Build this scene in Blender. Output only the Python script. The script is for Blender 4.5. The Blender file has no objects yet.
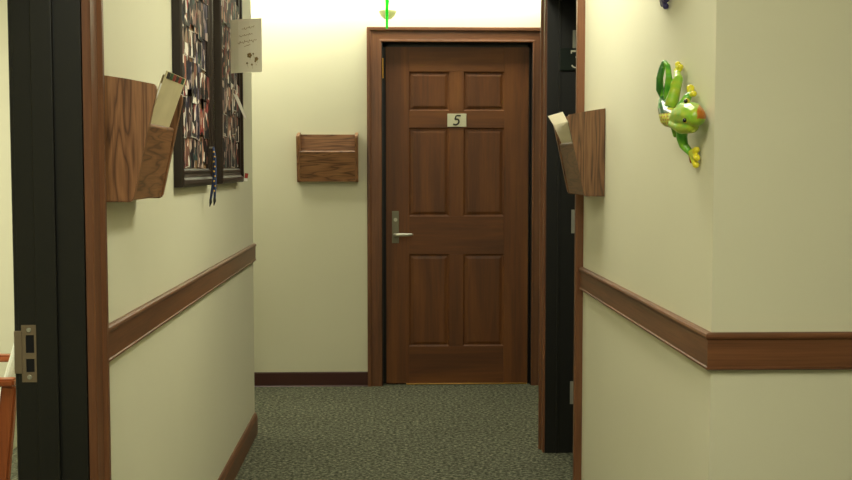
import bpy, bmesh, math, random
from mathutils import Vector, Matrix
random.seed(7)
PI = math.pi
S = bpy.context.scene
COL = S.collection

# ---------------------------------------------------------------- camera
cam_d = bpy.data.cameras.new('camera')
cam_d.sensor_width = 36.0
cam_d.lens = 1150 / 852 * 36.0
cam_d.clip_start = 0.05
cam = bpy.data.objects.new('camera', cam_d)
COL.objects.link(cam)
cam.location = (0, 0, 1.29)
cam.rotation_euler = (math.radians(90 - 3.5825), 0, math.radians(-1.8392))
S.camera = cam

# ---------------------------------------------------------------- world, lights, exposure
w = bpy.data.worlds.new('world')
S.world = w
w.use_nodes = True
w.node_tree.nodes['Background'].inputs[0].default_value = (1.0, 0.93, 0.72, 1)
w.node_tree.nodes['Background'].inputs[1].default_value = 0.02

WARM = (0.985, 0.962, 0.755)


def area(name, loc, sx, sy, power, color=WARM, rot=(0, 0, 0), spread=PI):
    l = bpy.data.lights.new(name, 'AREA')
    l.shape = 'RECTANGLE'
    l.size, l.size_y = sx, sy
    l.energy = power
    l.color = color
    l.spread = spread
    o = bpy.data.objects.new(name, l)
    o.location = loc
    o.rotation_euler = rot
    COL.objects.link(o)
    return o


area('light_far', (-0.05, 6.63, 2.42), 2.2, 0.10, 21)
area('light_corridor', (0.40, 3.66, 2.44), 0.3, 0.9, 21)
area('light_near', (-0.30, 0.9, 2.44), 0.5, 1.1, 41)
area('light_cross', (-1.15, 6.05, 2.44), 1.1, 0.4, 6)  # added fill in the side passage, lifts the middle of the end wall
area('light_left_room', (-2.2, 3.6, 2.44), 1.1, 0.5, 70)

S.view_settings.view_transform = 'Standard'
S.view_settings.look = 'None'
S.view_settings.gamma = 1.0
S.view_settings.use_curve_mapping = False
S.view_settings.exposure = 0.0


# ---------------------------------------------------------------- material helpers
def lin(r, g, b):
    f = lambda c: (c / 255 / 12.92) if c / 255 <= 0.04045 else ((c / 255 + 0.055) / 1.055) ** 2.4
    return (f(r), f(g), f(b), 1)


class NT:
    def __init__(self, name):
        self.m = bpy.data.materials.new(name)
        self.m.use_nodes = True
        self.t = self.m.node_tree
        self.b = self.t.nodes['Principled BSDF']

    def n(self, typ, **kw):
        nd = self.t.nodes.new(typ)
        for k, v in kw.items():
            if hasattr(nd, k):
                setattr(nd, k, v)
            else:
                nd.inputs[k].default_value = v
        return nd

    def l(self, a, b):
        self.t.links.new(a, b)

    def ramp(self, fac, stops, interp='LINEAR'):
        r = self.t.nodes.new('ShaderNodeValToRGB')
        r.color_ramp.interpolation = interp
        els = r.color_ramp.elements
        els[0].position, els[0].color = stops[0]
        els[1].position, els[1].color = stops[-1]
        for p, c in stops[1:-1]:
            e = els.new(p)
            e.color = c
        self.l(fac, r.inputs['Fac'])
        return r

    def coord(self, scale, out='Object', loc=(0, 0, 0)):
        tc = self.n('ShaderNodeTexCoord')
        mp = self.n('ShaderNodeMapping')
        mp.inputs['Scale'].default_value = scale
        mp.inputs['Location'].default_value = loc
        self.l(tc.outputs[out], mp.inputs['Vector'])
        return mp.outputs['Vector']

    def bump(self, h, strength, dist=0.002):
        b = self.n('ShaderNodeBump')
        b.inputs['Strength'].default_value = strength
        b.inputs['Distance'].default_value = dist
        self.l(h, b.inputs['Height'])
        self.l(b.outputs['Normal'], self.b.inputs['Normal'])


def plain(name, col, rough=0.5, metal=0.0, coat=0.0, spec=None):
    k = NT(name)
    k.b.inputs['Base Color'].default_value = col
    k.b.inputs['Roughness'].default_value = rough
    k.b.inputs['Metallic'].default_value = metal
    k.b.inputs['Coat Weight'].default_value = coat
    if spec is not None:
        k.b.inputs['Specular IOR Level'].default_value = spec
    return k.m


def speckled(name, c0, c1, rough, scale=40, metal=0.0, bump=0.0):
    k = NT(name)
    v = k.coord((1, 1, 1))
    n = k.n('ShaderNodeTexNoise', Scale=scale, Detail=4.0)
    k.l(v, n.inputs['Vector'])
    r = k.ramp(n.outputs['Fac'], [(0.3, c0), (0.7, c1)])
    k.l(r.outputs['Color'], k.b.inputs['Base Color'])
    k.b.inputs['Roughness'].default_value = rough
    k.b.inputs['Metallic'].default_value = metal
    if bump:
        k.bump(n.outputs['Fac'], bump)
    return k.m


def wood(name, axis, dark, mid, light, rough=0.42, cross=22, along=1.3, coat=0.1, pore=0.25):
    """stained wood, grain running along the given axis"""
    k = NT(name)
    sc = [cross] * 3
    sc['xyz'.index(axis)] = along
    v = k.coord(sc)
    n = k.n('ShaderNodeTexNoise', Scale=1.0, Detail=5.0, Roughness=0.6, Distortion=0.6)
    k.l(v, n.inputs['Vector'])
    r = k.ramp(n.outputs['Fac'], [(0.28, dark), (0.5, mid), (0.75, light)])
    sc2 = [cross * 11] * 3
    sc2['xyz'.index(axis)] = along * 4
    v2 = k.coord(sc2)
    n2 = k.n('ShaderNodeTexNoise', Scale=1.0, Detail=2.0)
    k.l(v2, n2.inputs['Vector'])
    r2 = k.ramp(n2.outputs['Fac'], [(0.3, (1 - pore, 1 - pore, 1 - pore, 1)), (0.6, (1, 1, 1, 1))])
    mx = k.n('ShaderNodeMix', data_type='RGBA', blend_type='MULTIPLY')
    mx.inputs['Factor'].default_value = 1.0
    k.l(r.outputs['Color'], mx.inputs[6])
    k.l(r2.outputs['Color'], mx.inputs[7])
    k.l(mx.outputs[2], k.b.inputs['Base Color'])
    k.b.inputs['Roughness'].default_value = rough
    k.b.inputs['Coat Weight'].default_value = coat
    k.b.inputs['Coat Roughness'].default_value = 0.25
    k.bump(n2.outputs['Fac'], 0.08, 0.001)
    return k.m


def oak(name, axis, loc=(0, 0, 0), t=1.0):
    """red oak with dark cathedral grain"""
    k = NT(name)
    sc = [1.0] * 3
    sc['xyz'.index(axis)] = 0.09
    v = k.coord(sc, loc=loc)
    n = k.n('ShaderNodeTexNoise', Scale=11.0, Detail=3.0, Distortion=0.3)
    k.l(v, n.inputs['Vector'])
    mul = k.n('ShaderNodeMath', operation='MULTIPLY')
    mul.inputs[1].default_value = 14.0
    k.l(n.outputs['Fac'], mul.inputs[0])
    fr = k.n('ShaderNodeMath', operation='FRACT')
    k.l(mul.outputs[0], fr.inputs[0])
    r = k.ramp(fr.outputs[0], [(0.0, lin(90 * t, 57 * t, 32 * t)), (0.16, lin(134 * t, 91 * t, 57 * t)), (0.6, lin(154 * t, 108 * t, 70 * t)),
                               (0.88, lin(134 * t, 91 * t, 57 * t)), (1.0, lin(90 * t, 57 * t, 32 * t))])
    sc2 = [230.0] * 3
    sc2['xyz'.index(axis)] = 9.0
    v2 = k.coord(sc2)
    n2 = k.n('ShaderNodeTexNoise', Scale=1.0, Detail=2.0)
    k.l(v2, n2.inputs['Vector'])
    r2 = k.ramp(n2.outputs['Fac'], [(0.36, (0.62, 0.58, 0.54, 1)), (0.52, (1, 1, 1, 1))])
    mx = k.n('ShaderNodeMix', data_type='RGBA', blend_type='MULTIPLY')
    mx.inputs['Factor'].default_value = 0.8
    k.l(r.outputs['Color'], mx.inputs[6])
    k.l(r2.outputs['Color'], mx.inputs[7])
    k.l(mx.outputs[2], k.b.inputs['Base Color'])
    k.b.inputs['Roughness'].default_value = 0.42
    k.b.inputs['Coat Weight'].default_value = 0.2
    k.b.inputs['Coat Roughness'].default_value = 0.3
    k.bump(n2.outputs['Fac'], 0.1, 0.001)
    return k.m


M = {}
# painted plaster
k = NT('cream_wall_paint')
v = k.coord((1, 1, 1))
n = k.n('ShaderNodeTexNoise', Scale=1.3, Detail=3.0)
k.l(v, n.inputs['Vector'])
r = k.ramp(n.outputs['Fac'], [(0.3, lin(218, 215, 189)), (0.7, lin(223, 220, 195))])
k.l(r.outputs['Color'], k.b.inputs['Base Color'])
k.b.inputs['Roughness'].default_value = 0.62
n2 = k.n('ShaderNodeTexNoise', Scale=260.0, Detail=2.0)
k.l(v, n2.inputs['Vector'])
k.bump(n2.outputs['Fac'], 0.12, 0.001)
M['wall'] = k.m
M['ceiling'] = speckled('white_ceiling_tile', lin(222, 220, 208), lin(236, 234, 224), 0.9, 90, bump=0.2)

# loop carpet
k = NT('grey_green_loop_carpet')
v = k.coord((1, 1, 1))
vo = k.n('ShaderNodeTexVoronoi', Scale=95.0)
k.l(v, vo.inputs['Vector'])
n1 = k.n('ShaderNodeTexNoise', Scale=60.0, Detail=3.0, Roughness=0.7)
k.l(v, n1.inputs['Vector'])
n2 = k.n('ShaderNodeTexNoise', Scale=2.2, Detail=2.0)
k.l(v, n2.inputs['Vector'])
r = k.ramp(n1.outputs['Fac'], [(0.34, lin(58, 61, 50)), (0.5, lin(106, 108, 90)), (0.66, lin(160, 159, 136))])
r2 = k.ramp(n2.outputs['Fac'], [(0.3, (0.88, 0.88, 0.88, 1)), (0.7, (1, 1, 1, 1))])
r3 = k.ramp(vo.outputs['Distance'], [(0.0, (1.1, 1.1, 1.1, 1)), (0.75, (0.55, 0.55, 0.55, 1))])
mx = k.n('ShaderNodeMix', data_type='RGBA', blend_type='MULTIPLY')
mx.inputs['Factor'].default_value = 1.0
k.l(r.outputs['Color'], mx.inputs[6]); k.l(r2.outputs['Color'], mx.inputs[7])
mx2 = k.n('ShaderNodeMix', data_type='RGBA', blend_type='MULTIPLY')
mx2.inputs['Factor'].default_value = 0.8
k.l(mx.outputs[2], mx2.inputs[6]); k.l(r3.outputs['Color'], mx2.inputs[7])
k.l(mx2.outputs[2], k.b.inputs['Base Color'])
k.b.inputs['Roughness'].default_value = 0.95
k.b.inputs['Specular IOR Level'].default_value = 0.1
inv = k.n('ShaderNodeMath', operation='SUBTRACT'); inv.inputs[0].default_value = 1.0
k.l(vo.outputs['Distance'], inv.inputs[1])
k.bump(inv.outputs[0], 0.7, 0.006)
M['carpet'] = k.m

T_D, T_M, T_L = lin(88, 54, 32), lin(112, 70, 43), lin(130, 84, 53)
for a in 'xyz':
    M['trim_' + a] = wood('brown_trim_wood_' + a, a, T_D, T_M, T_L)
    M['door_' + a] = wood('mahogany_door_wood_' + a, a, lin(76, 41, 13), lin(102, 57, 19), lin(126, 76, 28),
                          rough=0.5, cross=9, along=0.8, pore=0.15, coat=0.0)
    M['oak_' + a] = oak('red_oak_' + a, a, loc=(0.3, 0.7, 0.2))
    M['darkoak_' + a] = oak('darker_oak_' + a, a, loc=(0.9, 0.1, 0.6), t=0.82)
M['black'] = plain('black_door_paint', lin(21, 21, 17), 0.42)
M['burgundy'] = plain('burgundy_vinyl_base', lin(62, 26, 20), 0.4)
M['nickel'] = plain('satin_nickel', lin(186, 184, 168), 0.36, 0.6)
M['plate_metal'] = plain('brushed_nickel_plate', lin(122, 118, 98), 0.45, 0.4)
M['strike'] = plain('worn_bronze_steel', lin(150, 134, 112), 0.45, 0.75)
M['brass'] = plain('polished_brass', lin(196, 152, 78), 0.28, 0.95)
M['hole'] = plain('dark_recess', lin(8, 8, 7), 0.9)
M['frame'] = plain('black_brown_frame_lacquer', lin(40, 30, 24), 0.42, coat=0.0, spec=0.3)
M['cork'] = speckled('cork_board', lin(96, 70, 48), lin(150, 116, 80), 0.9, 160)
M['manila'] = speckled('manila_card', lin(214, 200, 158), lin(226, 212, 172), 0.7, 12)
M['paper'] = plain('white_paper', lin(240, 238, 226), 0.8)
k = NT('thin_card')
k.b.inputs['Base Color'].default_value = lin(252, 251, 246)
k.b.inputs['Roughness'].default_value = 0.8
tr = k.n('ShaderNodeBsdfTranslucent')
tr.inputs['Color'].default_value = lin(252, 248, 236)
mxs = k.n('ShaderNodeMixShader')
mxs.inputs[0].default_value = 0.75
k.l(k.b.outputs[0], mxs.inputs[1]); k.l(tr.outputs[0], mxs.inputs[2])
k.l(mxs.outputs[0], k.t.nodes['Material Output'].inputs['Surface'])
M['card'] = k.m
M['photo_paper'] = plain('photo_paper_white', lin(190, 184, 174), 0.7, spec=0.1)
M['ink'] = plain('brown_ink', lin(150, 120, 74), 0.8)
M['flower'] = plain('brown_printed_petals', lin(120, 98, 52), 0.8)
M['tab_red'] = plain('red_tab', lin(150, 44, 32), 0.6)
M['tab_green'] = plain('green_tab', lin(40, 86, 46), 0.6)
M['tab_dark'] = plain('dark_tab', lin(44, 34, 28), 0.6)
M['plate_light'] = plain('brushed_light_plate', lin(206, 204, 176), 0.4, 0.15)
M['digit_dark'] = plain('dark_digit', lin(46, 42, 30), 0.5)
M['plate_green'] = plain('dark_green_plate', lin(24, 34, 27), 0.3)
M['digit_light'] = plain('cream_digit', lin(226, 222, 200), 0.5)
M['blue'] = speckled('woven_blue_strap', lin(34, 46, 84), lin(58, 74, 116), 0.75, 300)
M['gold'] = plain('gold_thread', lin(206, 164, 58), 0.5)
M['clip'] = plain('black_plastic', lin(20, 20, 22), 0.4)
M['white_plastic'] = plain('white_enamel', lin(232, 232, 226), 0.4)
M['chair_wood'] = wood('orange_brown_chair_wood', 'x', lin(122, 58, 28), lin(152, 78, 38), lin(176, 98, 52))
M['chair_wood_z'] = wood('orange_brown_chair_wood_z', 'z', lin(122, 58, 28), lin(152, 78, 38), lin(176, 98, 52))
M['upholstery'] = speckled('pale_sage_upholstery', lin(196, 200, 180), lin(214, 216, 198), 0.9, 220, bump=0.2)
for nm, mt, cb, ctl in (('cup', 'pale_olive_translucent_cup', (150, 152, 118), (190, 192, 160)),
                        ('green', 'bright_green_translucent_plastic', (70, 226, 80), (90, 250, 100))):
    k = NT(mt)
    k.b.inputs['Base Color'].default_value = lin(*cb)
    k.b.inputs['Roughness'].default_value = 0.25
    tr = k.n('ShaderNodeBsdfTranslucent')
    tr.inputs['Color'].default_value = lin(*ctl)
    mxs = k.n('ShaderNodeMixShader')
    mxs.inputs[0].default_value = 0.6
    k.l(k.b.outputs[0], mxs.inputs[1]); k.l(tr.outputs[0], mxs.inputs[2])
    k.l(mxs.outputs[0], k.t.nodes['Material Output'].inputs['Surface'])
    M[nm] = k.m
k = NT('fluorescent_diffuser')
k.b.inputs['Base Color'].default_value = (0.9, 0.9, 0.85, 1)
k.b.inputs['Emission Color'].default_value = (1, 0.94, 0.72, 1)
k.b.inputs['Emission Strength'].default_value = 3.0
M['diffuser'] = k.m

# snapshot prints: four palettes, each print varied by its own random number
PAL = [
    [(26, 20, 22), (104, 70, 60), (156, 118, 100), (208, 198, 186), (92, 34, 34)],
    [(34, 30, 42), (84, 78, 96), (136, 118, 116), (190, 176, 166), (58, 40, 36)],
    [(22, 18, 20), (116, 40, 40), (140, 92, 78), (206, 196, 186), (60, 60, 58)],
    [(36, 30, 26), (128, 110, 94), (206, 200, 190), (110, 74, 62), (30, 30, 44)],
    [(28, 24, 28), (70, 56, 54), (122, 96, 88), (166, 146, 132), (48, 66, 64)],
]
for i, pal in enumerate(PAL):
    k = NT('snapshot_print_%s' % 'abcde'[i])
    oi = k.n('ShaderNodeObjectInfo')
    mu = k.n('ShaderNodeMath', operation='MULTIPLY'); mu.inputs[1].default_value = 90.0
    k.l(oi.outputs['Random'], mu.inputs[0])
    v = k.coord((1, 1.0, 0.8))
    n = k.n('ShaderNodeTexVoronoi', voronoi_dimensions='4D', feature='F1', Scale=30.0, Randomness=0.9)
    k.l(v, n.inputs['Vector'])
    k.l(mu.outputs[0], n.inputs['W'])
    sx = k.n('ShaderNodeSeparateColor')
    k.l(n.outputs['Color'], sx.inputs[0])
    st = [(p, lin(*[min(q * 1.12, 235) for q in c])) for p, c in zip((0.0, 0.3, 0.5, 0.68, 0.84), pal)]
    r = k.ramp(sx.outputs[0], st, 'CONSTANT')
    k.l(r.outputs['Color'], k.b.inputs['Base Color'])
    k.b.inputs['Roughness'].default_value = 0.6
    k.b.inputs['Specular IOR Level'].default_value = 0.12
    M['snap%d' % i] = k.m


# ---------------------------------------------------------------- mesh helpers
def add_box(bm, lo, hi, bevel=0.0, seg=2):
    vs = [bm.verts.new((x, y, z)) for x in (lo[0], hi[0]) for y in (lo[1], hi[1]) for z in (lo[2], hi[2])]
    q = [(0, 1, 3, 2), (4, 6, 7, 5), (0, 4, 5, 1), (2, 3, 7, 6), (0, 2, 6, 4), (1, 5, 7, 3)]
    fs = [bm.faces.new([vs[i] for i in f]) for f in q]
    if bevel:
        es = list({e for f in fs for e in f.edges})
        bmesh.ops.bevel(bm, geom=es, offset=bevel, segments=seg, affect='EDGES', profile=0.5)
    return bm


def bx(lo, hi, bevel=0.0, seg=2):
    return add_box(bmesh.new(), lo, hi, bevel, seg)


def add_prism(bm, prof, o, a, b, l, end0=(0, 0, 0), end1=(1, 0, 0)):
    """profile points (pa,pb) swept along l; end = length + ka*pa + kb*pb for mitres"""
    o, a, b, l = map(Vector, (o, a, b, l))
    r0, r1 = [], []
    for pa, pb in prof:
        base = o + a * pa + b * pb
        r0.append(bm.verts.new(base + l * (end0[0] + end0[1] * pa + end0[2] * pb)))
        r1.append(bm.verts.new(base + l * (end1[0] + end1[1] * pa + end1[2] * pb)))
    n = len(prof)
    for i in range(n):
        j = (i + 1) % n
        bm.faces.new((r0[i], r0[j], r1[j], r1[i]))
    bm.faces.new(r0[::-1])
    bm.faces.new(r1)
    return bm


def add_tube(bm, pts, radii, seg=12, caps=True):
    pts = [Vector(p) for p in pts]
    if not hasattr(radii, '__len__'):
        radii = [radii] * len(pts)
    rings = []
    prev = None
    for i, p in enumerate(pts):
        d = (pts[min(i + 1, len(pts) - 1)] - pts[max(i - 1, 0)]).normalized()
        if prev is None:
            up = Vector((0, 0, 1)) if abs(d.z) < 0.9 else Vector((1, 0, 0))
            x = d.cross(up).normalized()
        else:
            x = (prev - d * prev.dot(d)).normalized()
        prev = x
        y = d.cross(x)
        rings.append([bm.verts.new(p + (x * math.cos(2 * PI * k / seg) + y * math.sin(2 * PI * k / seg)) * radii[i])
                      for k in range(seg)])
    for r0, r1 in zip(rings, rings[1:]):
        for k in range(seg):
            bm.faces.new((r0[k], r0[(k + 1) % seg], r1[(k + 1) % seg], r1[k]))
    if caps:
        bm.faces.new(rings[0][::-1])
        bm.faces.new(rings[-1])
    return bm


def add_lathe(bm, prof, c, seg=24):
    """prof: (radius, z) closed outline from axis to axis"""
    c = Vector(c)
    rings = []
    for r, z in prof:
        if r < 1e-6:
            rings.append([bm.verts.new(c + Vector((0, 0, z)))])
        else:
            rings.append([bm.verts.new(c + Vector((r * math.cos(2 * PI * k / seg), r * math.sin(2 * PI * k / seg), z)))
                          for k in range(seg)])
    for r0, r1 in zip(rings, rings[1:]):
        for k in range(seg):
            j = (k + 1) % seg
            if len(r0) == 1 and len(r1) == 1:
                continue
            if len(r0) == 1:
                bm.faces.new((r0[0], r1[j], r1[k]))
            elif len(r1) == 1:
                bm.faces.new((r0[k], r0[j], r1[0]))
            else:
                bm.faces.new((r0[k], r0[j], r1[j], r1[k]))
    return bm


def add_strip(bm, pts, width, o, ex, ey, ez, h):
    """a flat pen stroke of given width along 2D pts in the plane (ex,ey), thickness h along ez"""
    o, ex, ey, ez = map(Vector, (o, ex, ey, ez))
    L, Rr = [], []
    for i, p in enumerate(pts):
        p = Vector(p)
        a = Vector(pts[max(i - 1, 0)]); b = Vector(pts[min(i + 1, len(pts) - 1)])
        d = (b - a).normalized()
        nrm = Vector((-d.y, d.x)) * (width / 2)
        if 0 < i < len(pts) - 1:
            d0 = (p - a).normalized()
            c = max(0.5, abs(d.dot(d0)))
            nrm = nrm / c
        L.append(p + nrm); Rr.append(p - nrm)

    def v3(q, k):
        return bm.verts.new(o + ex * q.x + ey * q.y + ez * k)
    lt = [v3(q, h) for q in L]; rt = [v3(q, h) for q in Rr]
    lb = [v3(q, 0) for q in L]; rb = [v3(q, 0) for q in Rr]
    for i in range(len(pts) - 1):
        bm.faces.new((lt[i], rt[i], rt[i + 1], lt[i + 1]))
        bm.faces.new((lb[i], lb[i + 1], rb[i + 1], rb[i]))
        bm.faces.new((lt[i], lt[i + 1], lb[i + 1], lb[i]))
        bm.faces.new((rt[i], rb[i], rb[i + 1], rt[i + 1]))
    bm.faces.new((lt[0], lb[0], rb[0], rt[0]))
    bm.faces.new((lt[-1], rt[-1], rb[-1], lb[-1]))
    return bm


def obj(name, bm, m, parent=None, smooth=False, loc=None, rot=None):
    bmesh.ops.recalc_face_normals(bm, faces=bm.faces[:])
    me = bpy.data.meshes.new(name)
    bm.to_mesh(me)
    bm.free()
    me.materials.append(M[m] if isinstance(m, str) else m)
    if smooth:
        for p in me.polygons:
            p.use_smooth = True
    o = bpy.data.objects.new(name, me)
    COL.objects.link(o)
    if parent:
        o.parent = parent
    if loc:
        o.location = loc
    if rot:
        o.rotation_euler = rot
    return o


def tag(o, label, cat, group=None):
    o['label'] = label
    o['category'] = cat
    if group:
        o['group'] = group
    return o


def thing(name, label, cat, loc=(0, 0, 0), rot=(0, 0, 0), group=None):
    o = bpy.data.objects.new(name, None)
    COL.objects.link(o)
    o.empty_display_size = 0.05
    o.location = loc
    o.rotation_euler = rot
    return tag(o, label, cat, group)


def struct(name, bm, m, parent=None, label=None, smooth=False):
    o = obj(name, bm, m, parent, smooth)
    if not parent:
        o['kind'] = 'structure'
    if label:
        o['label'] = label
    return o


def dup(root, loc, rot, label, group=None):
    r = root.copy()
    COL.objects.link(r)
    r.location = loc
    r.rotation_euler = rot
    r['label'] = label
    if group:
        r['group'] = group
    for ch in list(root.children):
        c = ch.copy(); COL.objects.link(c); c.parent = r
        for g in list(ch.children):
            d = g.copy(); COL.objects.link(d); d.parent = c
    return r


# ================================================================ THE SETTING
H = 2.50
XL, XR, YF = -0.656, 0.713, 6.76
TW, TWR = 0.143, 0.150                                   # wall thickness
YJL = 2.50                                   # far jamb of the left doorway
YEL = 5.56                                   # end of the left wall
YRC = 2.508                                  # near corner of the right wall
YO0, YO1, YER = 4.29, 5.125, 5.24             # right doorway, end of right wall

struct('floor', bx((-4.2, -2.2, -0.1), (3.2, 7.0, 0)), 'carpet', label='grey-green speckled loop carpet of the corridor')
struct('ceiling', bx((-4.2, -2.2, H), (3.2, 7.0, H + 0.1)), 'ceiling')

b = bmesh.new()
add_box(b, (XL - TW, YJL + 0.02, 0), (XL, YEL, H))
add_box(b, (XL - TW, 1.60, 2.06), (XL, YJL + 0.02, H))
add_box(b, (XL - TW, -2.1, 0), (XL, 1.60, H))
struct('wall_left', b, 'wall', label='cream left wall of the corridor')
struct('wall_left_room_back', bx((-4.1, YEL - 0.16, 0), (XL - TW, YEL, H)), 'wall')
struct('wall_left_room_side', bx((-4.2, -2.1, 0), (-4.1, 6.9, H)), 'wall')
struct('wall_left_room_front', bx((-4.1, 0.3, 0), (XL - TW, 0.42, H)), 'wall')

b = bmesh.new()
add_box(b, (XR, YRC, 0), (XR + TWR, YO0 - 0.02, H))
add_box(b, (XR, YO0 - 0.02, 2.06), (XR + TWR, YO1 + 0.02, H))
add_box(b, (XR, YO1 + 0.02, 0), (XR + TWR, YER, H))
struct('wall_right', b, 'wall', label='cream right wall of the corridor')
struct('wall_right_return', bx((XR + TWR, YRC, 0), (3.1, YRC + TW, H)), 'wall', label='cream wall facing the viewer at far right')
struct('wall_right_room_back', bx((XR + TWR, YO1 + 0.02, 0), (3.1, YER, H)), 'wall')
struct('wall_right_side', bx((3.1, -2.1, 0), (3.2, 6.9, H)), 'wall')
b = bmesh.new()
add_box(b, (-4.2, YF, 0), (-0.06, YF + 0.14, H))
add_box(b, (0.865, YF, 0), (3.2, YF + 0.14, H))
add_box(b, (-0.06, YF, 2.045), (0.865, YF + 0.14, H))
struct('wall_far', b, 'wall', label='cream end wall of the corridor')
struct('wall_near', bx((XL - TW, -2.2, 0), (3.2, -2.1, H)), 'wall')

# ---- mouldings
RAIL = [(0.0, 0.0), (0.0, 0.010), (0.003, 0.014), (0.007, 0.014), (0.009, 0.0115), (0.012, 0.0115), (0.066, 0.0115), (0.0685, 0.0115),
        (0.071, 0.0150), (0.076, 0.0165), (0.081, 0.0150), (0.084, 0.010), (0.084, 0.0)]
RZ = 0.843
Z3, X3, Y3 = (0, 0, 1), (1, 0, 0), (0, 1, 0)
CAS = [(0, 0), (0, 0.012), (0.003, 0.0142), (0.010, 0.0142), (0.013, 0.0128), (0.060, 0.0135), (0.064, 0.018), (0.068, 0.021),
       (0.083, 0.021), (0.086, 0.018), (0.086, 0)]         # from the opening outwards

struct('trim_1', add_prism(bmesh.new(), RAIL, (XL, 0, RZ), Z3, X3, Y3, (2.588, 0, 0), (YEL, 0, 0)), 'trim_y',
       label='chair rail along the left wall')
struct('trim_2', add_prism(bmesh.new(), RAIL, (XR, 0, RZ), Z3, (-1, 0, 0), Y3, (YRC, 0, -1), (4.205, 0, 0)), 'trim_y',
       label='chair rail along the right wall up to the corner')
struct('trim_3', add_prism(bmesh.new(), RAIL, (0, YRC, RZ), Z3, (0, -1, 0), X3, (XR, 0, -1), (3.1, 0, 0)), 'trim_x',
       label='chair rail on the wall facing the viewer')

BASE = [(0, 0), (0, 0.014), (0.082, 0.014), (0.090, 0.010), (0.098, 0.010), (0.104, 0.005), (0.104, 0)]
struct('baseboard_left', add_prism(bmesh.new(), BASE, (XL, 0, 0), Z3, X3, Y3, (2.588, 0, 0), (YEL, 0, 0)), 'trim_y',
       label='brown wooden baseboard along the left wall')
VB = [(0, 0), (0, 0.014), (0.006, 0.008), (0.080, 0.006), (0.086, 0.003), (0.086, 0)]
b = add_prism(bmesh.new(), VB, (0, YF, 0), Z3, (0, -1, 0), X3, (-4.1, 0, 0), (-0.128, 0, 0))
struct('baseboard_far', b, 'burgundy', label='dark burgundy baseboard left of the numbered door')
b = add_prism(bmesh.new(), VB, (0, YF, 0), Z3, (0, -1, 0), X3, (0.928, 0, 0), (3.1, 0, 0))
struct('baseboard_far_right', b, 'burgundy')
b = add_prism(bmesh.new(), VB, (XR, 0, 0), Z3, (-1, 0, 0), Y3, (YRC, 0, -1), (4.2, 0, 0))
struct('baseboard_right', b, 'burgundy')
b = add_prism(bmesh.new(), VB, (0, YRC, 0), Z3, (0, -1, 0), X3, (XR, 0, -1), (3.1, 0, 0))
struct('baseboard_right_return', b, 'burgundy')


def casing(n, plane_o, across, out, u0, u1, ztop, labels, sides=(True, True, True), mats=('trim_z', 'trim_x'), cas=CAS, zlow=0.0):
    """door casing on a wall: across = horizontal axis, u0/u1 opening edges along it"""
    ac = Vector(across)
    o = Vector(plane_o)
    if sides[0]:
        struct('trim_%d' % n, add_prism(bmesh.new(), cas, o + ac * u0, -ac, out, Z3, (zlow, 0, 0), (ztop, 1, 0)), mats[0], label=labels[0])
    if sides[1]:
        struct('trim_%d' % (n + 1), add_prism(bmesh.new(), cas, o + ac * u1, ac, out, Z3, (zlow, 0, 0), (ztop, 1, 0)), mats[0], label=labels[1])
    if sides[2]:
        struct('trim_%d' % (n + 2), add_prism(bmesh.new(), cas, o + Vector((0, 0, ztop)), Z3, out, ac, (u0, -1, 0), (u1, 1, 0)), mats[1], label=labels[2])


# numbered door at the end of the corridor
casing(4, (0, YF, 0), X3, (0, -1, 0), -0.042, 0.842, 2.022,
       ('left casing of the numbered door', 'right casing of the numbered door', 'head casing over the numbered door'))
b = bmesh.new()
add_box(b, (-0.06, YF + 0.001, 0), (-0.036, YF + 0.14, 2.026))
add_box(b, (0.838, YF + 0.001, 0), (0.865, YF + 0.14, 2.026))
add_box(b, (-0.06, YF + 0.001, 2.022), (0.865, YF + 0.14, 2.045))
add_box(b, (-0.036, YF + 0.085, 0), (-0.010, YF + 0.14, 2.022))
add_box(b, (0.822, YF + 0.085, 0), (0.838, YF + 0.14, 2.022))
add_box(b, (-0.036, YF + 0.085, 2.000), (0.838, YF + 0.14, 2.022))
struct('trim_7', b, 'black', label='black jamb around the numbered door')

door = bpy.data.objects.new('door_1', None)
COL.objects.link(door)
door['kind'] = 'structure'
door['label'] = 'brown six-panel wooden door at the end of the corridor'
DY0, DY1 = YF + 0.035, YF + 0.080
dx = (-0.018, 0.119, 0.355, 0.441, 0.680, 0.824)
dz = (0.008, 0.230, 0.779, 1.005, 1.526, 1.627, 1.855, 1.998)
bev = 0.0012
obj('stile', bx((dx[0], DY0, dz[0]), (dx[1], DY1, dz[7]), bev), 'door_z', door)
obj('stile', bx((dx[4], DY0, dz[0]), (dx[5], DY1, dz[7]), bev), 'door_z', door)
for z0, z1 in ((dz[0], dz[1]), (dz[2], dz[3]), (dz[4], dz[5]), (dz[6], dz[7])):
    obj('rail', bx((dx[1], DY0 + 0.0004, z0), (dx[4], DY1, z1), bev), 'door_x', door)
for z0, z1 in ((dz[1], dz[2]), (dz[3], dz[4]), (dz[5], dz[6])):
    obj('mullion', bx((dx[2], DY0 + 0.0002, z0), (dx[3], DY1, z1), bev), 'door_z', door)


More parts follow.
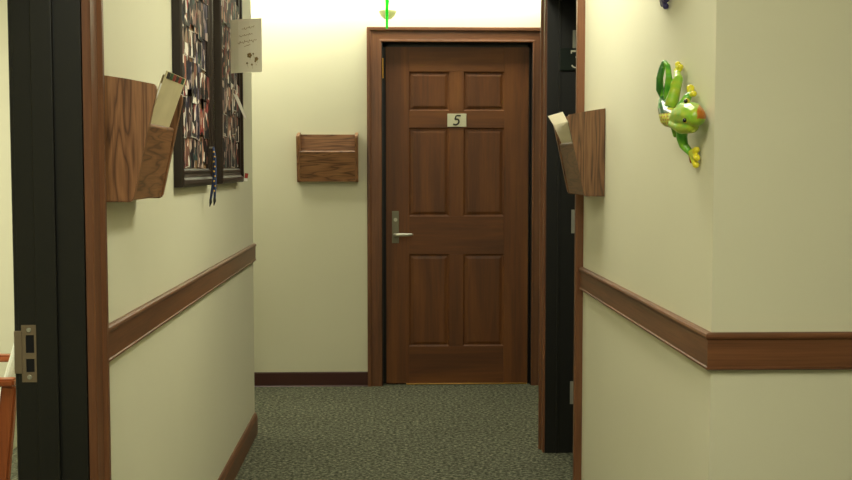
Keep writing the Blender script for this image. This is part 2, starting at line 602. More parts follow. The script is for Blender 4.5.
def raised_panel(x0, x1, z0, z1):
    bm = bmesh.new()
    ins = [(0.0, 0.0), (0.004, 0.006), (0.008, 0.0075), (0.011, 0.0075), (0.026, 0.0022), (0.032, 0.002)]
    rings = []
    for i, d in ins:
        rings.append([bm.verts.new(p) for p in ((x0 + i, DY0 + d, z0 + i), (x1 - i, DY0 + d, z0 + i),
                                                (x1 - i, DY0 + d, z1 - i), (x0 + i, DY0 + d, z1 - i))])
    back = [bm.verts.new(p) for p in ((x0, DY1 - 0.004, z0), (x1, DY1 - 0.004, z0), (x1, DY1 - 0.004, z1), (x0, DY1 - 0.004, z1))]
    for a, c in zip([back] + rings, rings):
        for q in range(4):
            bm.faces.new((a[q], a[(q + 1) % 4], c[(q + 1) % 4], c[q]))
    bm.faces.new(rings[-1])
    bm.faces.new(back[::-1])
    return bm


for z0, z1 in ((dz[1], dz[2]), (dz[3], dz[4]), (dz[5], dz[6])):
    obj('panel', raised_panel(dx[1], dx[2], z0, z1), 'door_z', door)
    obj('panel', raised_panel(dx[3], dx[4], z0, z1), 'door_z', door)
hp = obj('handle_plate', bx((0.017, DY0 - 0.006, 0.846), (0.058, DY0, 1.036), 0.003), 'plate_metal', door)
hp['label'] = 'satin nickel handle plate'
b = add_tube(bmesh.new(), [(0.034, DY0 - 0.004, 0.896), (0.034, DY0 - 0.022, 0.896), (0.036, DY0 - 0.040, 0.896),
                           (0.046, DY0 - 0.050, 0.897), (0.070, DY0 - 0.054, 0.898), (0.105, DY0 - 0.054, 0.898),
                           (0.130, DY0 - 0.052, 0.899), (0.141, DY0 - 0.050, 0.900)],
             [0.010, 0.010, 0.010, 0.0105, 0.0105, 0.0095, 0.008, 0.004], 14)
lv = obj('lever', b, 'nickel', hp, True)
b = add_tube(bmesh.new(), [(0.038, DY0 - 0.010, 0.985), (0.038, DY0 - 0.005, 0.985)], 0.011, 16)
obj('keyhole', b, 'nickel', hp)
sw = obj('sweep', bx((0.10, DY0 - 0.006, 0.001), (0.822, DY0, 0.0085), 0.001), 'brass', door)
sw['label'] = 'thin brass strip along the foot of the door'
b = bx((-0.0355, YF - 0.012, 1.818), (-0.0325, YF + 0.034, 1.922), 0.0008)
add_tube(b, [(-0.034, YF - 0.012, 1.812), (-0.034, YF - 0.012, 1.928)], 0.0042, 10)
hg = obj('hinge', b, 'brass', door)
hg['label'] = 'brass hinge on the left casing'

# left doorway in the foreground
b = bmesh.new()
add_box(b, (XL - TW - 0.004, YJL, 0), (XL - 0.002, YJL + 0.02, 2.04), 0.001)
add_box(b, (XL - 0.106, YJL - 0.012, 0), (XL - 0.060, YJL + 0.001, 2.04), 0.002)
add_box(b, (XL - TW - 0.004, 1.60, 0), (XL - 0.002, 1.62, 2.04))
add_box(b, (XL - TW - 0.004, 1.60, 2.04), (XL - 0.002, YJL + 0.02, 2.06))
jl = struct('trim_8', b, 'black', label='black painted jamb of the left doorway')
casing(9, (XL, 0, 0), Y3, X3, 1.612, YJL + 0.004, 2.045,
       ('near casing of the left doorway', 'brown casing at the far side of the left doorway', 'head casing of the left doorway'),
       mats=('trim_z', 'trim_y'), cas=[(a_, b_ * 1.25) for a_, b_ in CAS])
casing(12, (XL - TW, 0, 0), Y3, (-1, 0, 0), 1.612, YJL + 0.004, 2.045,
       (None, None, None), mats=('black', 'black'))

# strike plate in the left jamb
sz0, sz1, sx0, sx1 = 0.826, 0.951, -0.796, -0.762
b = bmesh.new()
YS = YJL - 0.0025
add_box(b, (sx0, YS, sz0), (sx0 + 0.009, YJL, sz1))
add_box(b, (sx1 - 0.007, YS, sz0), (sx1, YJL, sz1))
for z0, z1 in ((sz0, sz0 + 0.022), (0.877, 0.890), (sz1 - 0.022, sz1)):
    add_box(b, (sx0 + 0.009, YS, z0), (sx1 - 0.007, YJL, z1))
add_box(b, (-0.8115, YS - 0.002, 0.845), (sx0 + 0.001, YS + 0.002, 0.938), 0.0008)
st = obj('strike_plate', b, 'strike', jl)
st['label'] = 'bronze-coloured steel strike plate with two square holes'
b = bmesh.new()
add_box(b, (sx0 + 0.009, YS + 0.0017, sz0 + 0.022), (sx1 - 0.007, YS + 0.0023, 0.877))
add_box(b, (sx0 + 0.009, YS + 0.0017, 0.890), (sx1 - 0.007, YS + 0.0023, sz1 - 0.022))
obj('latch_hole', b, 'hole', st)
for z in (sz0 + 0.011, sz1 - 0.011):
    b = add_tube(bmesh.new(), [(-0.780, YS - 0.0016, z), (-0.780, YS, z)], [0.0042, 0.0055], 14)
    add_box(b, (-0.7835, YS - 0.0019, z - 0.0006), (-0.7765, YS - 0.0012, z + 0.0006))
    obj('screw', b, 'nickel', st)

# right doorway
b = bmesh.new()
add_box(b, (XR - 0.010, YO1, 0), (XR + TWR + 0.008, YO1 + 0.02, 2.04), 0.001)
add_box(b, (XR + 0.040, YO1 - 0.008, 0), (XR + 0.051, YO1 + 0.001, 2.04), 0.0015)
add_box(b, (XR + 0.002, YO0 - 0.02, 0), (XR + TWR + 0.008, YO0, 2.04))
add_box(b, (XR + 0.002, YO0 - 0.02, 2.04), (XR + TWR + 0.008, YO1 + 0.02, 2.06))
add_box(b, (XR + 0.040, YO0, 2.029), (XR + 0.051, YO1, 2.041))
jr = struct('trim_15', b, 'black', label='black painted jamb of the right doorway')
CASR = [(a_, b_ * 1.36) for a_, b_ in CAS]
casing(16, (XR, 0, 0), Y3, (-1, 0, 0), YO0 - 0.010, YO1 + 0.006, 2.045,
       ('near casing of the right doorway', 'far casing of the right doorway', 'head casing of the right doorway'),
       mats=('trim_z', 'trim_y'), cas=CASR)
struct('trim_19', bx((XR - 0.024, YO1 + 0.092, 0), (XR + 0.03, YER + 0.012, 2.13), 0.003), 'trim_z',
       label='wooden corner strip at the end of the right wall')
for z0, z1 in ((1.821, 1.900), (0.998, 1.104), (0.224, 0.328)):
    b = bx((0.816, YO1 - 0.0025, z0), (0.845, YO1, z1), 0.0006)
    add_tube(b, [(0.845, YO1 - 0.006, z0), (0.845, YO1 - 0.006, z1)], 0.006, 10)
    for q in (0.25, 0.5, 0.75):
        zz = z0 + (z1 - z0) * q
        add_tube(b, [(0.826 + 0.008 * (q == 0.5), YO1 - 0.0035, zz), (0.826 + 0.008 * (q == 0.5), YO1 - 0.002, zz)], 0.0035, 10)
    h_ = obj('hinge', b, 'nickel', jr)
    h_['label'] = 'silver hinge leaf'
d2 = struct('door_2', bx((XR + TWR + 0.012, YO1 - 0.050, 0.012), (XR + TWR + 0.82, YO1 - 0.008, 2.03), 0.002), 'black',
            label='black door standing open inside the right doorway')

# ceiling lights (fixtures above the frame; the side-passage one is an added fill)
for i, (x, y, sx, sy, lab) in enumerate((
        (-0.05, 6.63, 2.2, 0.10, 'long ceiling light close to the end wall above the numbered door'),
        (0.40, 3.66, 0.3, 0.9, 'ceiling light over the middle of the corridor'),
        (-0.30, 0.9, 0.5, 1.1, 'ceiling light over the near end of the hall'),
        (-1.15, 6.05, 1.1, 0.4, 'unseen fill light added in the side passage to brighten the end wall'),
        (-2.2, 3.6, 1.1, 0.5, 'ceiling light in the room through the left doorway'))):
    t = thing('ceiling_light', lab, 'ceiling light', (x, y, H), group='fluorescent ceiling lights')
    b = bmesh.new()
    hx, hy = sx / 2 + 0.03, sy / 2 + 0.03
    add_box(b, (-hx, -hy, -0.05), (-hx + 0.025, hy, 0), 0.002)
    add_box(b, (hx - 0.025, -hy, -0.05), (hx, hy, 0), 0.002)
    add_box(b, (-hx + 0.025, -hy, -0.05), (hx - 0.025, -hy + 0.025, 0), 0.002)
    add_box(b, (-hx + 0.025, hy - 0.025, -0.05), (hx - 0.025, hy, 0), 0.002)
    obj('frame', b, 'white_plastic', t)
    obj('diffuser', bx((-hx + 0.025, -hy + 0.025, -0.046), (hx - 0.025, hy - 0.025, -0.040)), 'diffuser', t)

# ================================================================ THINGS
# ---- oak wall pockets: local x = along the wall, y = out of the wall, z = up
PW, PH = 0.354, 0.290


def side_profile():
    pts = [(0, 0), (0.060, 0.0), (0.066, 0.003), (0.070, 0.010)]
    pts += [(0.070 + (0.122 - 0.070) * t, 0.010 + (0.248 - 0.010) * t) for t in (0.25, 0.5, 0.75, 1.0)]
    pts += [(0.1235, 0.258), (0.1225, 0.265), (0.119, 0.2695), (0.06, 0.281), (0, PH)]
    return pts


def make_pocket(label):
    t = thing('wall_file_pocket', label, 'wall pocket', group='oak file pockets on the walls')
    for s in (0, 1):
        x0 = -PW / 2 if s == 0 else PW / 2 - 0.018
        b = add_prism(bmesh.new(), side_profile(), (x0, 0.001, 0), Y3, Z3, X3, (0, 0, 0), (0.018, 0, 0))
        bmesh.ops.bevel(b, geom=[e for e in b.edges if abs(e.verts[0].co.x - e.verts[1].co.x) < 1e-6], offset=0.0022, segments=2, affect='EDGES')
        obj('side_panel', b, 'oak_z', t)
    obj('back_panel', bx((-PW / 2 + 0.018, 0.001, 0.004), (PW / 2 - 0.018, 0.011, PH - 0.012), 0.001), 'oak_x', t)
    # sloping front panel
    sl = 0.050 / 0.24
    y0 = 0.056
    prof = [(y0, 0.004), (y0 + 0.010, 0.004), (y0 + 0.010 + sl * 0.173, 0.173), (y0 + 0.0085 + sl * 0.178, 0.178), (y0 + 0.005 + sl * 0.181, 0.1815), (y0 + sl * 0.181, 0.1805)]
    obj('front_panel', add_prism(bmesh.new(), prof, (-PW / 2 + 0.018, 0, 0), Y3, Z3, X3, (0, 0, 0), (PW - 0.036, 0, 0)), 'oak_x', t)
    obj('bottom_panel', bx((-PW / 2 + 0.018, 0.011, 0.004), (PW / 2 - 0.018, y0 + 0.001, 0.012)), 'oak_x', t)
    return t


pk = make_pocket('empty oak file pocket on the end wall beside the numbered door')
pk.location = (-0.3555, YF, 1.207)
pk.rotation_euler = (0, 0, PI)
dup(pk, (XL, 2.66 + PW / 2, 1.212), (0, 0, -PI / 2), 'oak file pocket on the left wall, nearest and largest of the pockets')
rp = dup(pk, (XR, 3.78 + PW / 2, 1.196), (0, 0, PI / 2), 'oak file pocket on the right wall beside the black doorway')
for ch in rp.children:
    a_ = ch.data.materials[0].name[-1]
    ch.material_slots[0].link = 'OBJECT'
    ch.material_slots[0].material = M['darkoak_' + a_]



def sheet(pts_near, pts_far, thick, nrm):
    """curved sheet: matching polylines at its near and far edges, thickened along nrm"""
    bm = bmesh.new()
    n = Vector(nrm) * thick
    A = [bm.verts.new(p) for p in pts_near]; B = [bm.verts.new(p) for p in pts_far]
    A2 = [bm.verts.new(Vector(p) + n) for p in pts_near]; B2 = [bm.verts.new(Vector(p) + n) for p in pts_far]
    for i in range(len(A) - 1):
        bm.faces.new((A[i], B[i], B[i + 1], A[i + 1]))
        bm.faces.new((A2[i], A2[i + 1], B2[i + 1], B2[i]))
        bm.faces.new((A[i], A[i + 1], A2[i + 1], A2[i]))
        bm.faces.new((B[i], B2[i], B2[i + 1], B[i + 1]))
    bm.faces.new((A[0], A2[0], B2[0], B[0]))
    bm.faces.new((A[-1], B[-1], B2[-1], A2[-1]))
    return bm


# folder in the left pocket (leans out over the front panel)
t = thing('file_folder', 'cream file folder with coloured tabs in the left wall pocket', 'folder', (XL, 2.84, 1.226))
bot, top = Vector((0.034, 0, 0.0)), Vector((0.139, 0, 0.290))
yn, yf = -0.128, 0.125


def lerp_sheet(q0, q1, off, th, y0=yn, y1=yf):
    a_, b_ = bot.lerp(top, q0), bot.lerp(top, q1)
    o_ = Vector((off, 0, 0))
    return sheet([a_ + o_ + Vector((0, y0, 0)), b_ + o_ + Vector((0, y0, 0))], [a_ + o_ + Vector((0, y1, 0)), b_ + o_ + Vector((0, y1, 0))], th, (1, 0, 0))


obj('cover', lerp_sheet(0, 0.97, -0.0054, 0.0012), 'manila', t)
obj('cover', lerp_sheet(0, 1.0, 0.0, 0.0012), 'manila', t)
obj('papers', lerp_sheet(0.01, 0.90, -0.0040, 0.0036, yn + 0.004, yf - 0.004), 'paper', t)
cols = ['tab_dark', 'tab_green', 'tab_red', 'tab_dark', 'tab_red', 'tab_green']
wd = (yf - yn - 0.03) / 6
for i, c in enumerate(cols):
    o = obj('tab', lerp_sheet(0.945, 0.995, 0.0012, 0.0008, yn + 0.02 + wd * i, yn + 0.02 + wd * (i + 0.85)), c, t)
    o['label'] = {'tab_dark': 'dark', 'tab_green': 'green', 'tab_red': 'red'}[c] + ' index tab'

# papers in the right pocket
t = thing('paper_folder', 'cream folder leaning out of the right wall pocket', 'folder', (XR, 3.78 + PW / 2, 1.210))
prof = [(-0.034, 0), (-0.070, 0.10), (-0.098, 0.18), (-0.120, 0.235), (-0.137, 0.266)]
obj('cover', sheet([(p, -0.135, z) for p, z in prof], [(p - 0.006 * z / 0.266, 0.145 + 0.03 * max(0, z - 0.18) / 0.086, z) for p, z in prof], 0.0012, (1, 0, 0)), 'card', t)
obj('cover', sheet([(p, -0.140, z) for p, z in prof[:4]], [(p, 0.140, z) for p, z in prof[:4]], 0.0012, (1, 0, 0)), 'manila', t, loc=(0.007, 0, 0))
obj('papers', sheet([(p, -0.135, z) for p, z in prof[:4]], [(p, 0.135, z) for p, z in prof[:4]], 0.005, (1, 0, 0)), 'paper', t, loc=(0.0015, 0, 0))

# ---- framed snapshot boards on the left wall
FZ0, FZ1, FT, FW = 1.230, 2.140, 0.030, 0.058
FPROF = [(0, 0), (0, 0.024), (0.004, 0.028), (0.012, 0.030), (0.022, 0.028), (0.030, 0.021), (0.040, 0.018), (0.046, 0.021), (0.052, 0.020),
         (FW, 0.015), (FW, 0)]      # from the outside edge inwards


def board(y0, y1, label):
    t = thing('picture_frame', label, 'picture frame', (XL, (y0 + y1) / 2, FZ0), group='framed snapshot boards')
    hw, hh = (y1 - y0) / 2, FZ1 - FZ0
    ox = 0.001
    obj('frame_rail', add_prism(bmesh.new(), FPROF, (ox, 0, 0), Z3, X3, Y3, (-hw, 1, 0), (hw, -1, 0)), 'frame', t)
    obj('frame_rail', add_prism(bmesh.new(), FPROF, (ox, 0, hh), (0, 0, -1), X3, Y3, (-hw, 1, 0), (hw, -1, 0)), 'frame', t)
    obj('frame_stile', add_prism(bmesh.new(), FPROF, (ox, -hw, 0), Y3, X3, Z3, (0, 1, 0), (hh, -1, 0)), 'frame', t)
    obj('frame_stile', add_prism(bmesh.new(), FPROF, (ox, hw, 0), (0, -1, 0), X3, Z3, (0, 1, 0), (hh, -1, 0)), 'frame', t)
    obj('backing_board', bx((ox, -hw + FW, FW), (ox + 0.006, hw - FW, hh - FW)), 'cork', t)
    return t


B1 = (3.53, 4.17)
B2 = (4.36, 5.00)
board(*B1, 'dark framed snapshot board on the left wall, nearer of the two')
board(*B2, 'dark framed snapshot board on the left wall, farther of the two')


def snapshots(y0, y1, group, label, ncol=6, nrow=7):
    ya, yb, za, zb = y0 + FW + 0.002, y1 - FW - 0.002, FZ0 + FW + 0.002, FZ1 - FW - 0.002
    cw, chh = (yb - ya) / ncol, (zb - za) / nrow
    for r_ in range(nrow):
        for c in range(ncol):
            wv, hv = (0.090, 0.132) if random.random() < 0.7 else (0.112, 0.088)
            a = random.uniform(-0.07, 0.07)
            cy = ya + cw * (c + 0.5) + random.uniform(-0.012, 0.012)
            cz = za + chh * (r_ + 0.5) + random.uniform(-0.014, 0.014)
            ew = (wv * abs(math.cos(a)) + hv * abs(math.sin(a))) / 2
            eh = (hv * abs(math.cos(a)) + wv * abs(math.sin(a))) / 2
            cy = min(max(cy, ya + ew), yb - ew)
            cz = min(max(cz, za + eh), zb - eh)
            lay = (c % 3) + 3 * (r_ % 3)
            o = obj('snapshot', bx((0, -wv / 2, -hv / 2), (0.0009, wv / 2, hv / 2)), 'photo_paper', None)
            o.location = (XL + 0.0085 + lay * 0.0016, cy, cz)
            o.rotation_euler = (a, 0, 0)
            bd = random.choice((0.0, 0.0, 0.0, 0.003))
            obj('print', bx((0.0009, -wv / 2 + bd, -hv / 2 + bd), (0.0013, wv / 2 - bd, hv / 2 - bd)), 'snap%d' % random.randrange(5), o)
            tag(o, label, 'photo', group)


snapshots(*B1, 'snapshots in the nearer frame', 'small colour snapshot among the collage in the nearer dark frame')
snapshots(*B2, 'snapshots in the farther frame', 'small colour snapshot among the collage in the farther dark frame')

# greeting card sticking out of the farther frame
t = thing('greeting_card', 'white greeting card with script and brown flowers sticking out of the farther frame', 'card', (-0.624, 4.60, 1.663))
cz1 = 0.208
cp = [(0.0, 0.0), (0.034, -0.030), (0.08, -0.052), (0.130, -0.066)]     # plan view bend
obj('card_sheet', sheet([(x, y, 0.0) for x, y in cp], [(x, y, cz1) for x, y in cp], 0.0004, (0.3, 0.95, 0)), 'card', t)


def on_card(u):
    for (x0, y0), (x1, y1) in zip(cp, cp[1:]):
        if u <= x1:
            q = (u - x0) / (x1 - x0)
            return y0 + (y1 - y0) * q
    return cp[-1][1]


def card_line(bm, pts, wdt):
    for (u0, z0), (u1, z1) in zip(pts, pts[1:]):
        p0 = Vector((u0, on_card(u0) - 0.0006, z0)); p1 = Vector((u1, on_card(u1) - 0.0006, z1))
        add_tube(bm, [p0, p1], wdt, 5)


b = bmesh.new()
for (u0, u1, z, amp) in ((0.042, 0.086, 0.168, 0.006), (0.034, 0.082, 0.141, 0.005), (0.026, 0.094, 0.116, 0.008), (0.050, 0.074, 0.100, 0.003)):
    pts = []
    nst = int((u1 - u0) / 0.0022)
    for i in range(nst + 1):
        q = i / nst
        pts.append((u0 + (u1 - u0) * q + 0.0016 * math.cos(i * 1.7), z + 0.010 * q + amp * math.sin(i * 1.7) * (0.5 + 0.5 * math.sin(i * 0.9 + z * 90))))
    card_line(b, [(u_ * 1.15, z_) for u_, z_ in pts], 0.0008)
o = obj('script_lettering', b, 'ink', t)
b = bmesh.new()
for (u, z, rad) in ((0.070, 0.066, 0.0085), (0.094, 0.052, 0.0065), (0.090, 0.043, 0.0035), (0.061, 0.036, 0.0035), (0.078, 0.030, 0.0035), (0.083, 0.072, 0.003)):
    u, rad = u * 1.15, rad * 1.15
    for kx in range(5):
        a = 2 * PI * kx / 5
        uu, zz = u + rad * 0.55 * math.cos(a), z + rad * 0.55 * math.sin(a)
        add_tube(b, [(uu, on_card(uu) - 0.0002, zz), (uu, on_card(uu) - 0.0012, zz)], rad * 0.5, 10)
    card_line(b, [(u, z), (u + 0.004, max(z - 0.016, 0.006))], 0.0004)
o = obj('flower_print', b, 'flower', t)

# narrow paper slip curling out of the farther frame
o = obj('paper_slip', sheet([(-0.622, 4.64, 1.588), (-0.604, 4.65, 1.545), (-0.580, 4.66, 1.490)],
                            [(-0.606, 4.66, 1.580), (-0.590, 4.665, 1.540), (-0.571, 4.67, 1.486)], 0.0004, (0, 1, 0)), 'card')
tag(o, 'narrow white paper slip curling from the farther snapshot board', 'paper')
t = thing('paper_tag', 'tiny red and white paper tag at the bottom corner of the farther frame', 'paper tag', (-0.624, 4.98, 1.235))
obj('tag_sheet', bx((0, 0, 0), (0.014, 0.001, 0.020)), 'paper', t, rot=(0, 0.15, 0))
obj('tag_stripe', bx((0, -0.0006, 0.0125), (0.014, -0.0001, 0.034)), 'tab_red', t, rot=(0, 0.15, 0))

# blue lanyard hanging at the edge of the nearer board
t = thing('lanyard', 'blue and gold lanyard with black ends hanging from the nearer frame', 'lanyard', (-0.616, 4.06, 1.158))
b = bmesh.new()
add_tube(b, [(0.000, 0.0, 0.205), (0.004, -0.004, 0.17), (0.003, 0, 0.12), (0.000, 0, 0.08), (-0.006, 0.0, 0.045), (-0.010, 0.0, 0.022)], [0.0035, 0.0042, 0.0048, 0.005, 0.0048, 0.004], 8)
obj('strap', b, 'blue', t, True)
b = bmesh.new()
add_tube(b, [(0.002, -0.004, 0.205), (0.008, -0.006, 0.17), (0.008, -0.004, 0.12), (0.007, -0.002, 0.08), (0.005, 0, 0.05), (0.004, 0.0, 0.026)], [0.0035, 0.0042, 0.0048, 0.005, 0.0048, 0.004], 8)
obj('strap', b, 'blue', t, True)
b = bmesh.new()
for i in range(9):
    z = 0.05 + 0.017 * i
    add_tube(b, [(0.004 + 0.003 * (i % 2), -0.0095, z), (0.004 + 0.003 * (i % 2), -0.0075, z + 0.004)], 0.0032, 8)
o = obj('woven_motif', b, 'gold', t)
for (x0, z0, x1) in ((-0.010, 0.024, -0.0135), (0.004, 0.028, 0.001)):
    b = add_tube(bmesh.new(), [(x0, 0, z0), (x0, 0, z0 - 0.012), (x1, 0, z0 - 0.028)], [0.0045, 0.005, 0.001], 8)
    o = obj('clip', b, 'clip', t, True)
    o['label'] = 'black clip end'
b = add_tube(bmesh.new(), [(-0.012, 0, 0.203), (0.004, -0.003, 0.203)], 0.003, 8)
obj('pin', b, 'nickel', t)


# ---- number plates
def arc(cx, cy, rx, ry, a0, a1, n=12):
    return [(cx + rx * math.cos(math.radians(a0 + (a1 - a0) * i / n)), cy + ry * math.sin(math.radians(a0 + (a1 - a0) * i / n))) for i in range(n + 1)]


t = thing('door_number_sign', 'small light plate with a dark number 5 on the wooden door', 'number sign', (0.400, DY0, 1.5705))
obj('plate', bx((-0.056, -0.004, -0.0385), (0.056, 0, 0.0385), 0.0012), 'plate_light', t)
sh = lambda pts: [(x + 0.22 * y, y) for x, y in pts]
b = bmesh.new()
five_a = sh([(0.017, 0.027), (-0.010, 0.027), (-0.0125, 0.004)])
five_b = sh([(-0.0125, 0.004)] + arc(-0.002, -0.0105, 0.0155, 0.0165, 110, -95, 14) + [(-0.017, -0.0235)])
add_strip(b, five_a[:2], 0.0095, (0, -0.004, 0), X3, Z3, (0, -1, 0), 0.0009)
add_strip(b, [five_a[1], five_a[2]], 0.0085, (0, -0.004, 0), X3, Z3, (0, -1, 0), 0.0010)
add_strip(b, five_b, 0.0105, (0, -0.004, 0), X3, Z3, (0, -1, 0), 0.0011)
o = obj('digit', b, 'digit_dark', t)
o['label'] = 'dark digit 5'

t = thing('door_number_sign', 'dark green plate with a pale number 3 in the black doorway', 'number sign', (0.814, YO1, 1.7705))
obj('plate', bx((-0.056, -0.014, -0.049), (0.042, -0.008, 0.049), 0.0015), 'plate_green', t)
obj('mount', bx((-0.040, -0.008, -0.03), (0.035, 0, 0.03)), 'black', t)
b = bmesh.new()
add_strip(b, [(-0.006, 0.036), (0.036, 0.036)], 0.008, (0, -0.014, 0), X3, Z3, (0, -1, 0), 0.0012)
add_strip(b, [(-0.006, 0.039), (-0.006, 0.025)], 0.005, (0, -0.014, 0), X3, Z3, (0, -1, 0), 0.0010)
add_strip(b, [(0.034, 0.036), (0.014, 0.008)], 0.006, (0, -0.014, 0), X3, Z3, (0, -1, 0), 0.0011)
add_strip(b, arc(0.014, -0.014, 0.021, 0.0225, 92, -150, 16), 0.006, (0, -0.014, 0), X3, Z3, (0, -1, 0), 0.0012)
o = obj('digit', b, 'digit_light', t)
o['label'] = 'pale digit 3'

# ---- green ornament hanging in front of the end wall
t = thing('hanging_ornament', 'slender bright green hanging ornament with a shallow cup above the wooden door', 'ornament', (-0.010, 6.56, 2.074))
b = add_tube(bmesh.new(), [(0, 0, 0.0), (0, 0, 0.006), (0, 0, 0.04), (0, 0, 0.11), (0.002, 0, 0.19), (0.002, 0, 0.26), (0.001, 0, 0.29), (0, 0, 0.424)],
             [0.004, 0.007, 0.0075, 0.009, 0.013, 0.015, 0.008, 0.002], 14)
obj('stem', b, 'green', t, True)
b = add_lathe(bmesh.new(), [(0.0085, 0.060), (0.022, 0.064), (0.038, 0.078), (0.048, 0.098), (0.051, 0.106), (0.048, 0.107), (0.036, 0.084), (0.022, 0.070), (0.0085, 0.066)], (0.004, 0.052, 0))
o = obj('cup', b, 'cup', t, True)
o['label'] = 'shallow grey-olive cup'

# ---- painted tree frog climbing on the right wall
# spine points: (x out of wall is negative, y along the wall, z), radius, paint colour
G, DG, LG, YE, RD, YG = (60, 150, 40), (30, 84, 40), (132, 190, 52), (226, 214, 44), (170, 52, 30), (178, 196, 52)


def frog_mesh(paint):
    # coordinates: local x = out of the wall, y = along wall (towards the far end positive), z up
    limbs = [
        # trunk
        ([(0.046, 2.775, 1.452, 0.016), (0.050, 2.745, 1.434, 0.021), (0.050, 2.710, 1.410, 0.025), (0.045, 2.665, 1.402, 0.023), (0.042, 2.630, 1.405, 0.020)], 'trunk'),
        # head
        ([(0.043, 2.645, 1.407, 0.024), (0.039, 2.600, 1.411, 0.030), (0.036, 2.565, 1.409, 0.029), (0.033, 2.540, 1.404, 0.023)], 'head'),
        ([(0.058, 2.655, 1.392, 0.010), (0.048, 2.60, 1.382, 0.016), (0.037, 2.56, 1.384, 0.017)], 'head'),
        # looping hind leg
        ([(0.045, 2.785, 1.459, 0.010), (0.060, 2.770, 1.480, 0.010), (0.064, 2.756, 1.505, 0.009), (0.060, 2.752, 1.527, 0.008), (0.054, 2.752, 1.541, 0.0075),
          (0.050, 2.735, 1.532, 0.007), (0.050, 2.722, 1.505, 0.008), (0.050, 2.738, 1.472, 0.010), (0.046, 2.745, 1.455, 0.011)], 'leg'),
        # second hind leg with foot on the wall
        ([(0.044, 2.715, 1.445, 0.016), (0.038, 2.712, 1.470, 0.014), (0.027, 2.725, 1.500, 0.012), (0.016, 2.780, 1.520, 0.008)], 'thigh'),
        ([(0.016, 2.775, 1.518, 0.006), (0.012, 2.800, 1.527, 0.0085)], 'toe'), ([(0.016, 2.775, 1.520, 0.005), (0.012, 2.790, 1.541, 0.008)], 'toe'),
        ([(0.016, 2.775, 1.518, 0.005), (0.011, 2.770, 1.533, 0.008)], 'toe'),
        # upper arm and hand
        ([(0.036, 2.655, 1.430, 0.013), (0.024, 2.650, 1.452, 0.010), (0.016, 2.655, 1.462, 0.006)], 'leg'),
        ([(0.016, 2.655, 1.462, 0.006), (0.014, 2.662, 1.474, 0.0100)], 'toe'), ([(0.016, 2.648, 1.460, 0.005), (0.013, 2.635, 1.460, 0.0075)], 'toe'),
        # lower arm and hand
        ([(0.038, 2.640, 1.385, 0.016), (0.036, 2.650, 1.362, 0.0135), (0.030, 2.655, 1.343, 0.011), (0.018, 2.640, 1.325, 0.008)], 'leg'),
        ([(0.018, 2.640, 1.325, 0.006), (0.012, 2.610, 1.331, 0.0085)], 'toe'), ([(0.018, 2.640, 1.325, 0.005), (0.012, 2.605, 1.313, 0.0085)], 'toe'),
        ([(0.018, 2.640, 1.322, 0.005), (0.011, 2.615, 1.297, 0.0085)], 'toe'), ([(0.018, 2.642, 1.323, 0.005), (0.010, 2.655, 1.306, 0.006)], 'redtoe'),
        # tucked foot under the belly
        ([(0.040, 2.73, 1.412, 0.010), (0.034, 2.735, 1.385, 0.007), (0.030, 2.735, 1.368, 0.006)], 'belly'),
    ]
    bm = bmesh.new()
    samples = []
    for pts, kind in limbs:
        for (a0, a1) in zip(pts, pts[1:]):
            for i in range(7):
                q = i / 6
                p = [a0[j] + (a1[j] - a0[j]) * q for j in range(4)]
                bmesh.ops.create_icosphere(bm, subdivisions=2, radius=p[3], matrix=Matrix.Translation(p[:3]))
                samples.append((Vector(p[:3]), p[3], kind))
        p = pts[-1]
        if kind in ('toe', 'redtoe'):
            samples.append((Vector(p[:3]), p[3] * 1.3, kind + 'pad'))
    me = bpy.data.meshes.new('frog_blank')
    bm.to_mesh(me); bm.free()
    tmp = bpy.data.objects.new('frog_blank', me)
    COL.objects.link(tmp)
    md = tmp.modifiers.new('r', 'REMESH'); md.mode = 'VOXEL'; md.voxel_size = 0.0019
    sm = tmp.modifiers.new('s', 'SMOOTH'); sm.iterations = 5; sm.factor = 0.5
    dg = bpy.context.evaluated_depsgraph_get()
    dg.update()
    out = bpy.data.meshes.new_from_object(tmp.evaluated_get(dg))
    bpy.data.objects.remove(tmp); bpy.data.meshes.remove(me)
    out.name = 'frog_body'
    at = out.color_attributes.new('paint', 'FLOAT_COLOR', 'POINT')
    for v in out.vertices:
        best = min(samples, key=lambda s: (v.co - s[0]).length - s[1])
        at.data[v.index].color = paint(best[2], v.co)
    for p in out.polygons:
        p.use_smooth = True
    return out


def mixc(a, b_, q):
    q = max(0.0, min(1.0, q))
    return tuple(a[i] + (b_[i] - a[i]) * q for i in range(3))


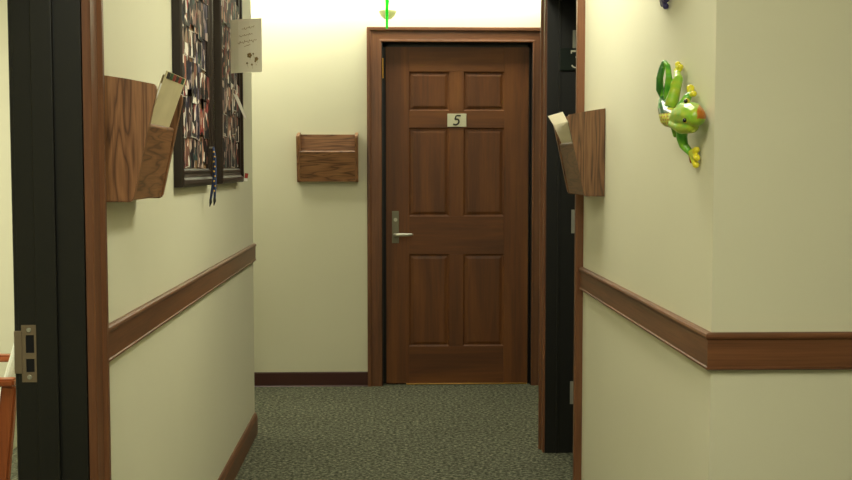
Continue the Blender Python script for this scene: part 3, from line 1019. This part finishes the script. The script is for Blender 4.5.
def paint_green(kind, co):
    x, y, z = co
    h = math.sin(y * 140 + z * 60) * math.sin(z * 170 - x * 90)
    if kind in ('toe', 'toepad'):
        c = YE if kind == 'toepad' else mixc(LG, YE, 0.7)
    elif kind in ('redtoe', 'redtoepad'):
        c = RD
    elif kind == 'trunk':
        # dark saddle on the back (faces out and up), yellow flank with red dots below
        if z > 1.432:
            c = mixc(DG, G, 0.5 + 0.5 * h)
        elif x > 0.060 and z > 1.418:
            c = mixc((40, 84, 46), DG, 0.5 + 0.5 * h)
        else:
            dots = math.sin(y * 420) * math.sin(z * 420)
            c = RD if dots > 0.45 else mixc(YG, YE, 0.4 + 0.4 * h)
    elif kind == 'head':
        c = mixc(LG, YG, 0.5 + 0.5 * h)
        if (2.565 - y) * 0.45 + (0.036 - x) > 0.0200 and z > 1.398:
            c = mixc(c, (200, 96, 36), 0.8)
        if z < 1.380:
            c = mixc(c, YG, 0.8)
    elif kind == 'belly':
        c = mixc(YG, G, 0.5)
    elif kind == 'leg':
        c = mixc(G, LG, 0.55 + 0.45 * h)
        if x > 0.058:
            c = mixc(c, DG, 0.6)
    else:
        c = mixc(LG, YG, 0.5 + 0.5 * h)
    return lin(*c)


def paint_purple(kind, co):
    x, y, z = co
    h = math.sin(y * 140 + z * 60) * math.sin(z * 170 - x * 90)
    if 'toe' in kind:
        return lin(44, 36, 92)
    return lin(*mixc((66, 44, 120), (120, 84, 160), 0.5 + 0.5 * h))


k = NT('glossy_painted_resin')
ca = k.n('ShaderNodeVertexColor', layer_name='paint')
k.l(ca.outputs['Color'], k.b.inputs['Base Color'])
k.b.inputs['Roughness'].default_value = 0.35
k.b.inputs['Coat Weight'].default_value = 0.25
k.b.inputs['Coat Roughness'].default_value = 0.08
M['frog'] = k.m
M['eye_black'] = plain('glossy_black_eye', lin(10, 10, 10), 0.1)
M['iris_yellow'] = plain('yellow_iris', lin(226, 196, 40), 0.3)


def frog(label, paint, shift):
    me = frog_mesh(paint)
    me.materials.append(M['frog'])
    # mesh data is (out, along, up) -> world (XR - out, along, up)
    me.transform(Matrix(((-1, 0, 0, 0), (0, 1, 0, -2.70), (0, 0, 1, -1.42), (0, 0, 0, 1))))
    me.flip_normals()
    t = thing('tree_frog_ornament', label, 'frog ornament', (XR + shift[0], 2.70 + shift[1], 1.42 + shift[2]))
    o = bpy.data.objects.new('body', me)
    COL.objects.link(o)
    o.parent = t
    for (ex, ey, ez) in ((0.0540, 2.547, 1.396), (0.045, 2.575, 1.4395)):
        b = bmesh.new()
        bmesh.ops.create_uvsphere(b, u_segments=16, v_segments=10, radius=0.0068, matrix=Matrix.Translation((-ex, ey - 2.70, ez - 1.42)))
        e = obj('eye', b, 'iris_yellow', o, True)
        b = bmesh.new()
        bmesh.ops.create_uvsphere(b, u_segments=16, v_segments=10, radius=0.0052, matrix=Matrix.Translation((-ex - 0.0022, ey - 2.7025, ez - 1.42)))
        obj('pupil', b, 'eye_black', e, True)
    return t


frog('glossy green and yellow tree frog ornament climbing on the right wall', paint_green, (0, 0, 0))
frog('dark purple frog ornament on the right wall, only its toes in view at the top', paint_purple, (0, 0.31, 0.402))

# ---- chair in the room through the left doorway (its back to the right, facing left)
t = thing('armchair', 'orange-brown wooden armchair with pale upholstery in the room at far left', 'chair', (-1.56, 4.12, 0))
cy = 0.25


def bar(p0, p1, wx, wy, bevel=0.006):
    p0, p1 = Vector(p0), Vector(p1)
    prof = [(-wx / 2, -wy / 2), (wx / 2, -wy / 2), (wx / 2, wy / 2), (-wx / 2, wy / 2)]
    d = p1 - p0
    side = Vector((0, 1, 0))
    nx = side.cross(d).normalized()
    bm = add_prism(bmesh.new(), prof, p0, nx, side, d, (0, 0, 0), (1, 0, 0))
    bmesh.ops.bevel(bm, geom=bm.edges[:], offset=bevel, segments=2, affect='EDGES')
    return bm


for s in (-1, 1):
    obj('leg', bar((0.225, s * cy, 0), (0.285, s * cy, 0.56), 0.05, 0.034), 'chair_wood_z', t)
    obj('leg', bar((-0.28, s * cy, 0), (-0.26, s * cy, 0.56), 0.04, 0.034), 'chair_wood_z', t)
    obj('armrest', bar((-0.32, s * cy, 0.572), (0.305, s * cy, 0.572), 0.026, 0.05), 'chair_wood', t)
    obj('seat_rail', bar((-0.27, s * cy, 0.34), (0.262, s * cy, 0.33), 0.05, 0.024), 'chair_wood', t)
obj('seat', bx((-0.29, -0.22, 0.35), (0.24, 0.22, 0.45), 0.03, 4), 'upholstery', t)
b = bx((-0.05, -0.215, -0.08), (0.05, 0.215, 0.50), 0.03, 4)
obj('backrest', b, 'upholstery', t, loc=(0.243, 0, 0.40), rot=(0, math.radians(17), 0))
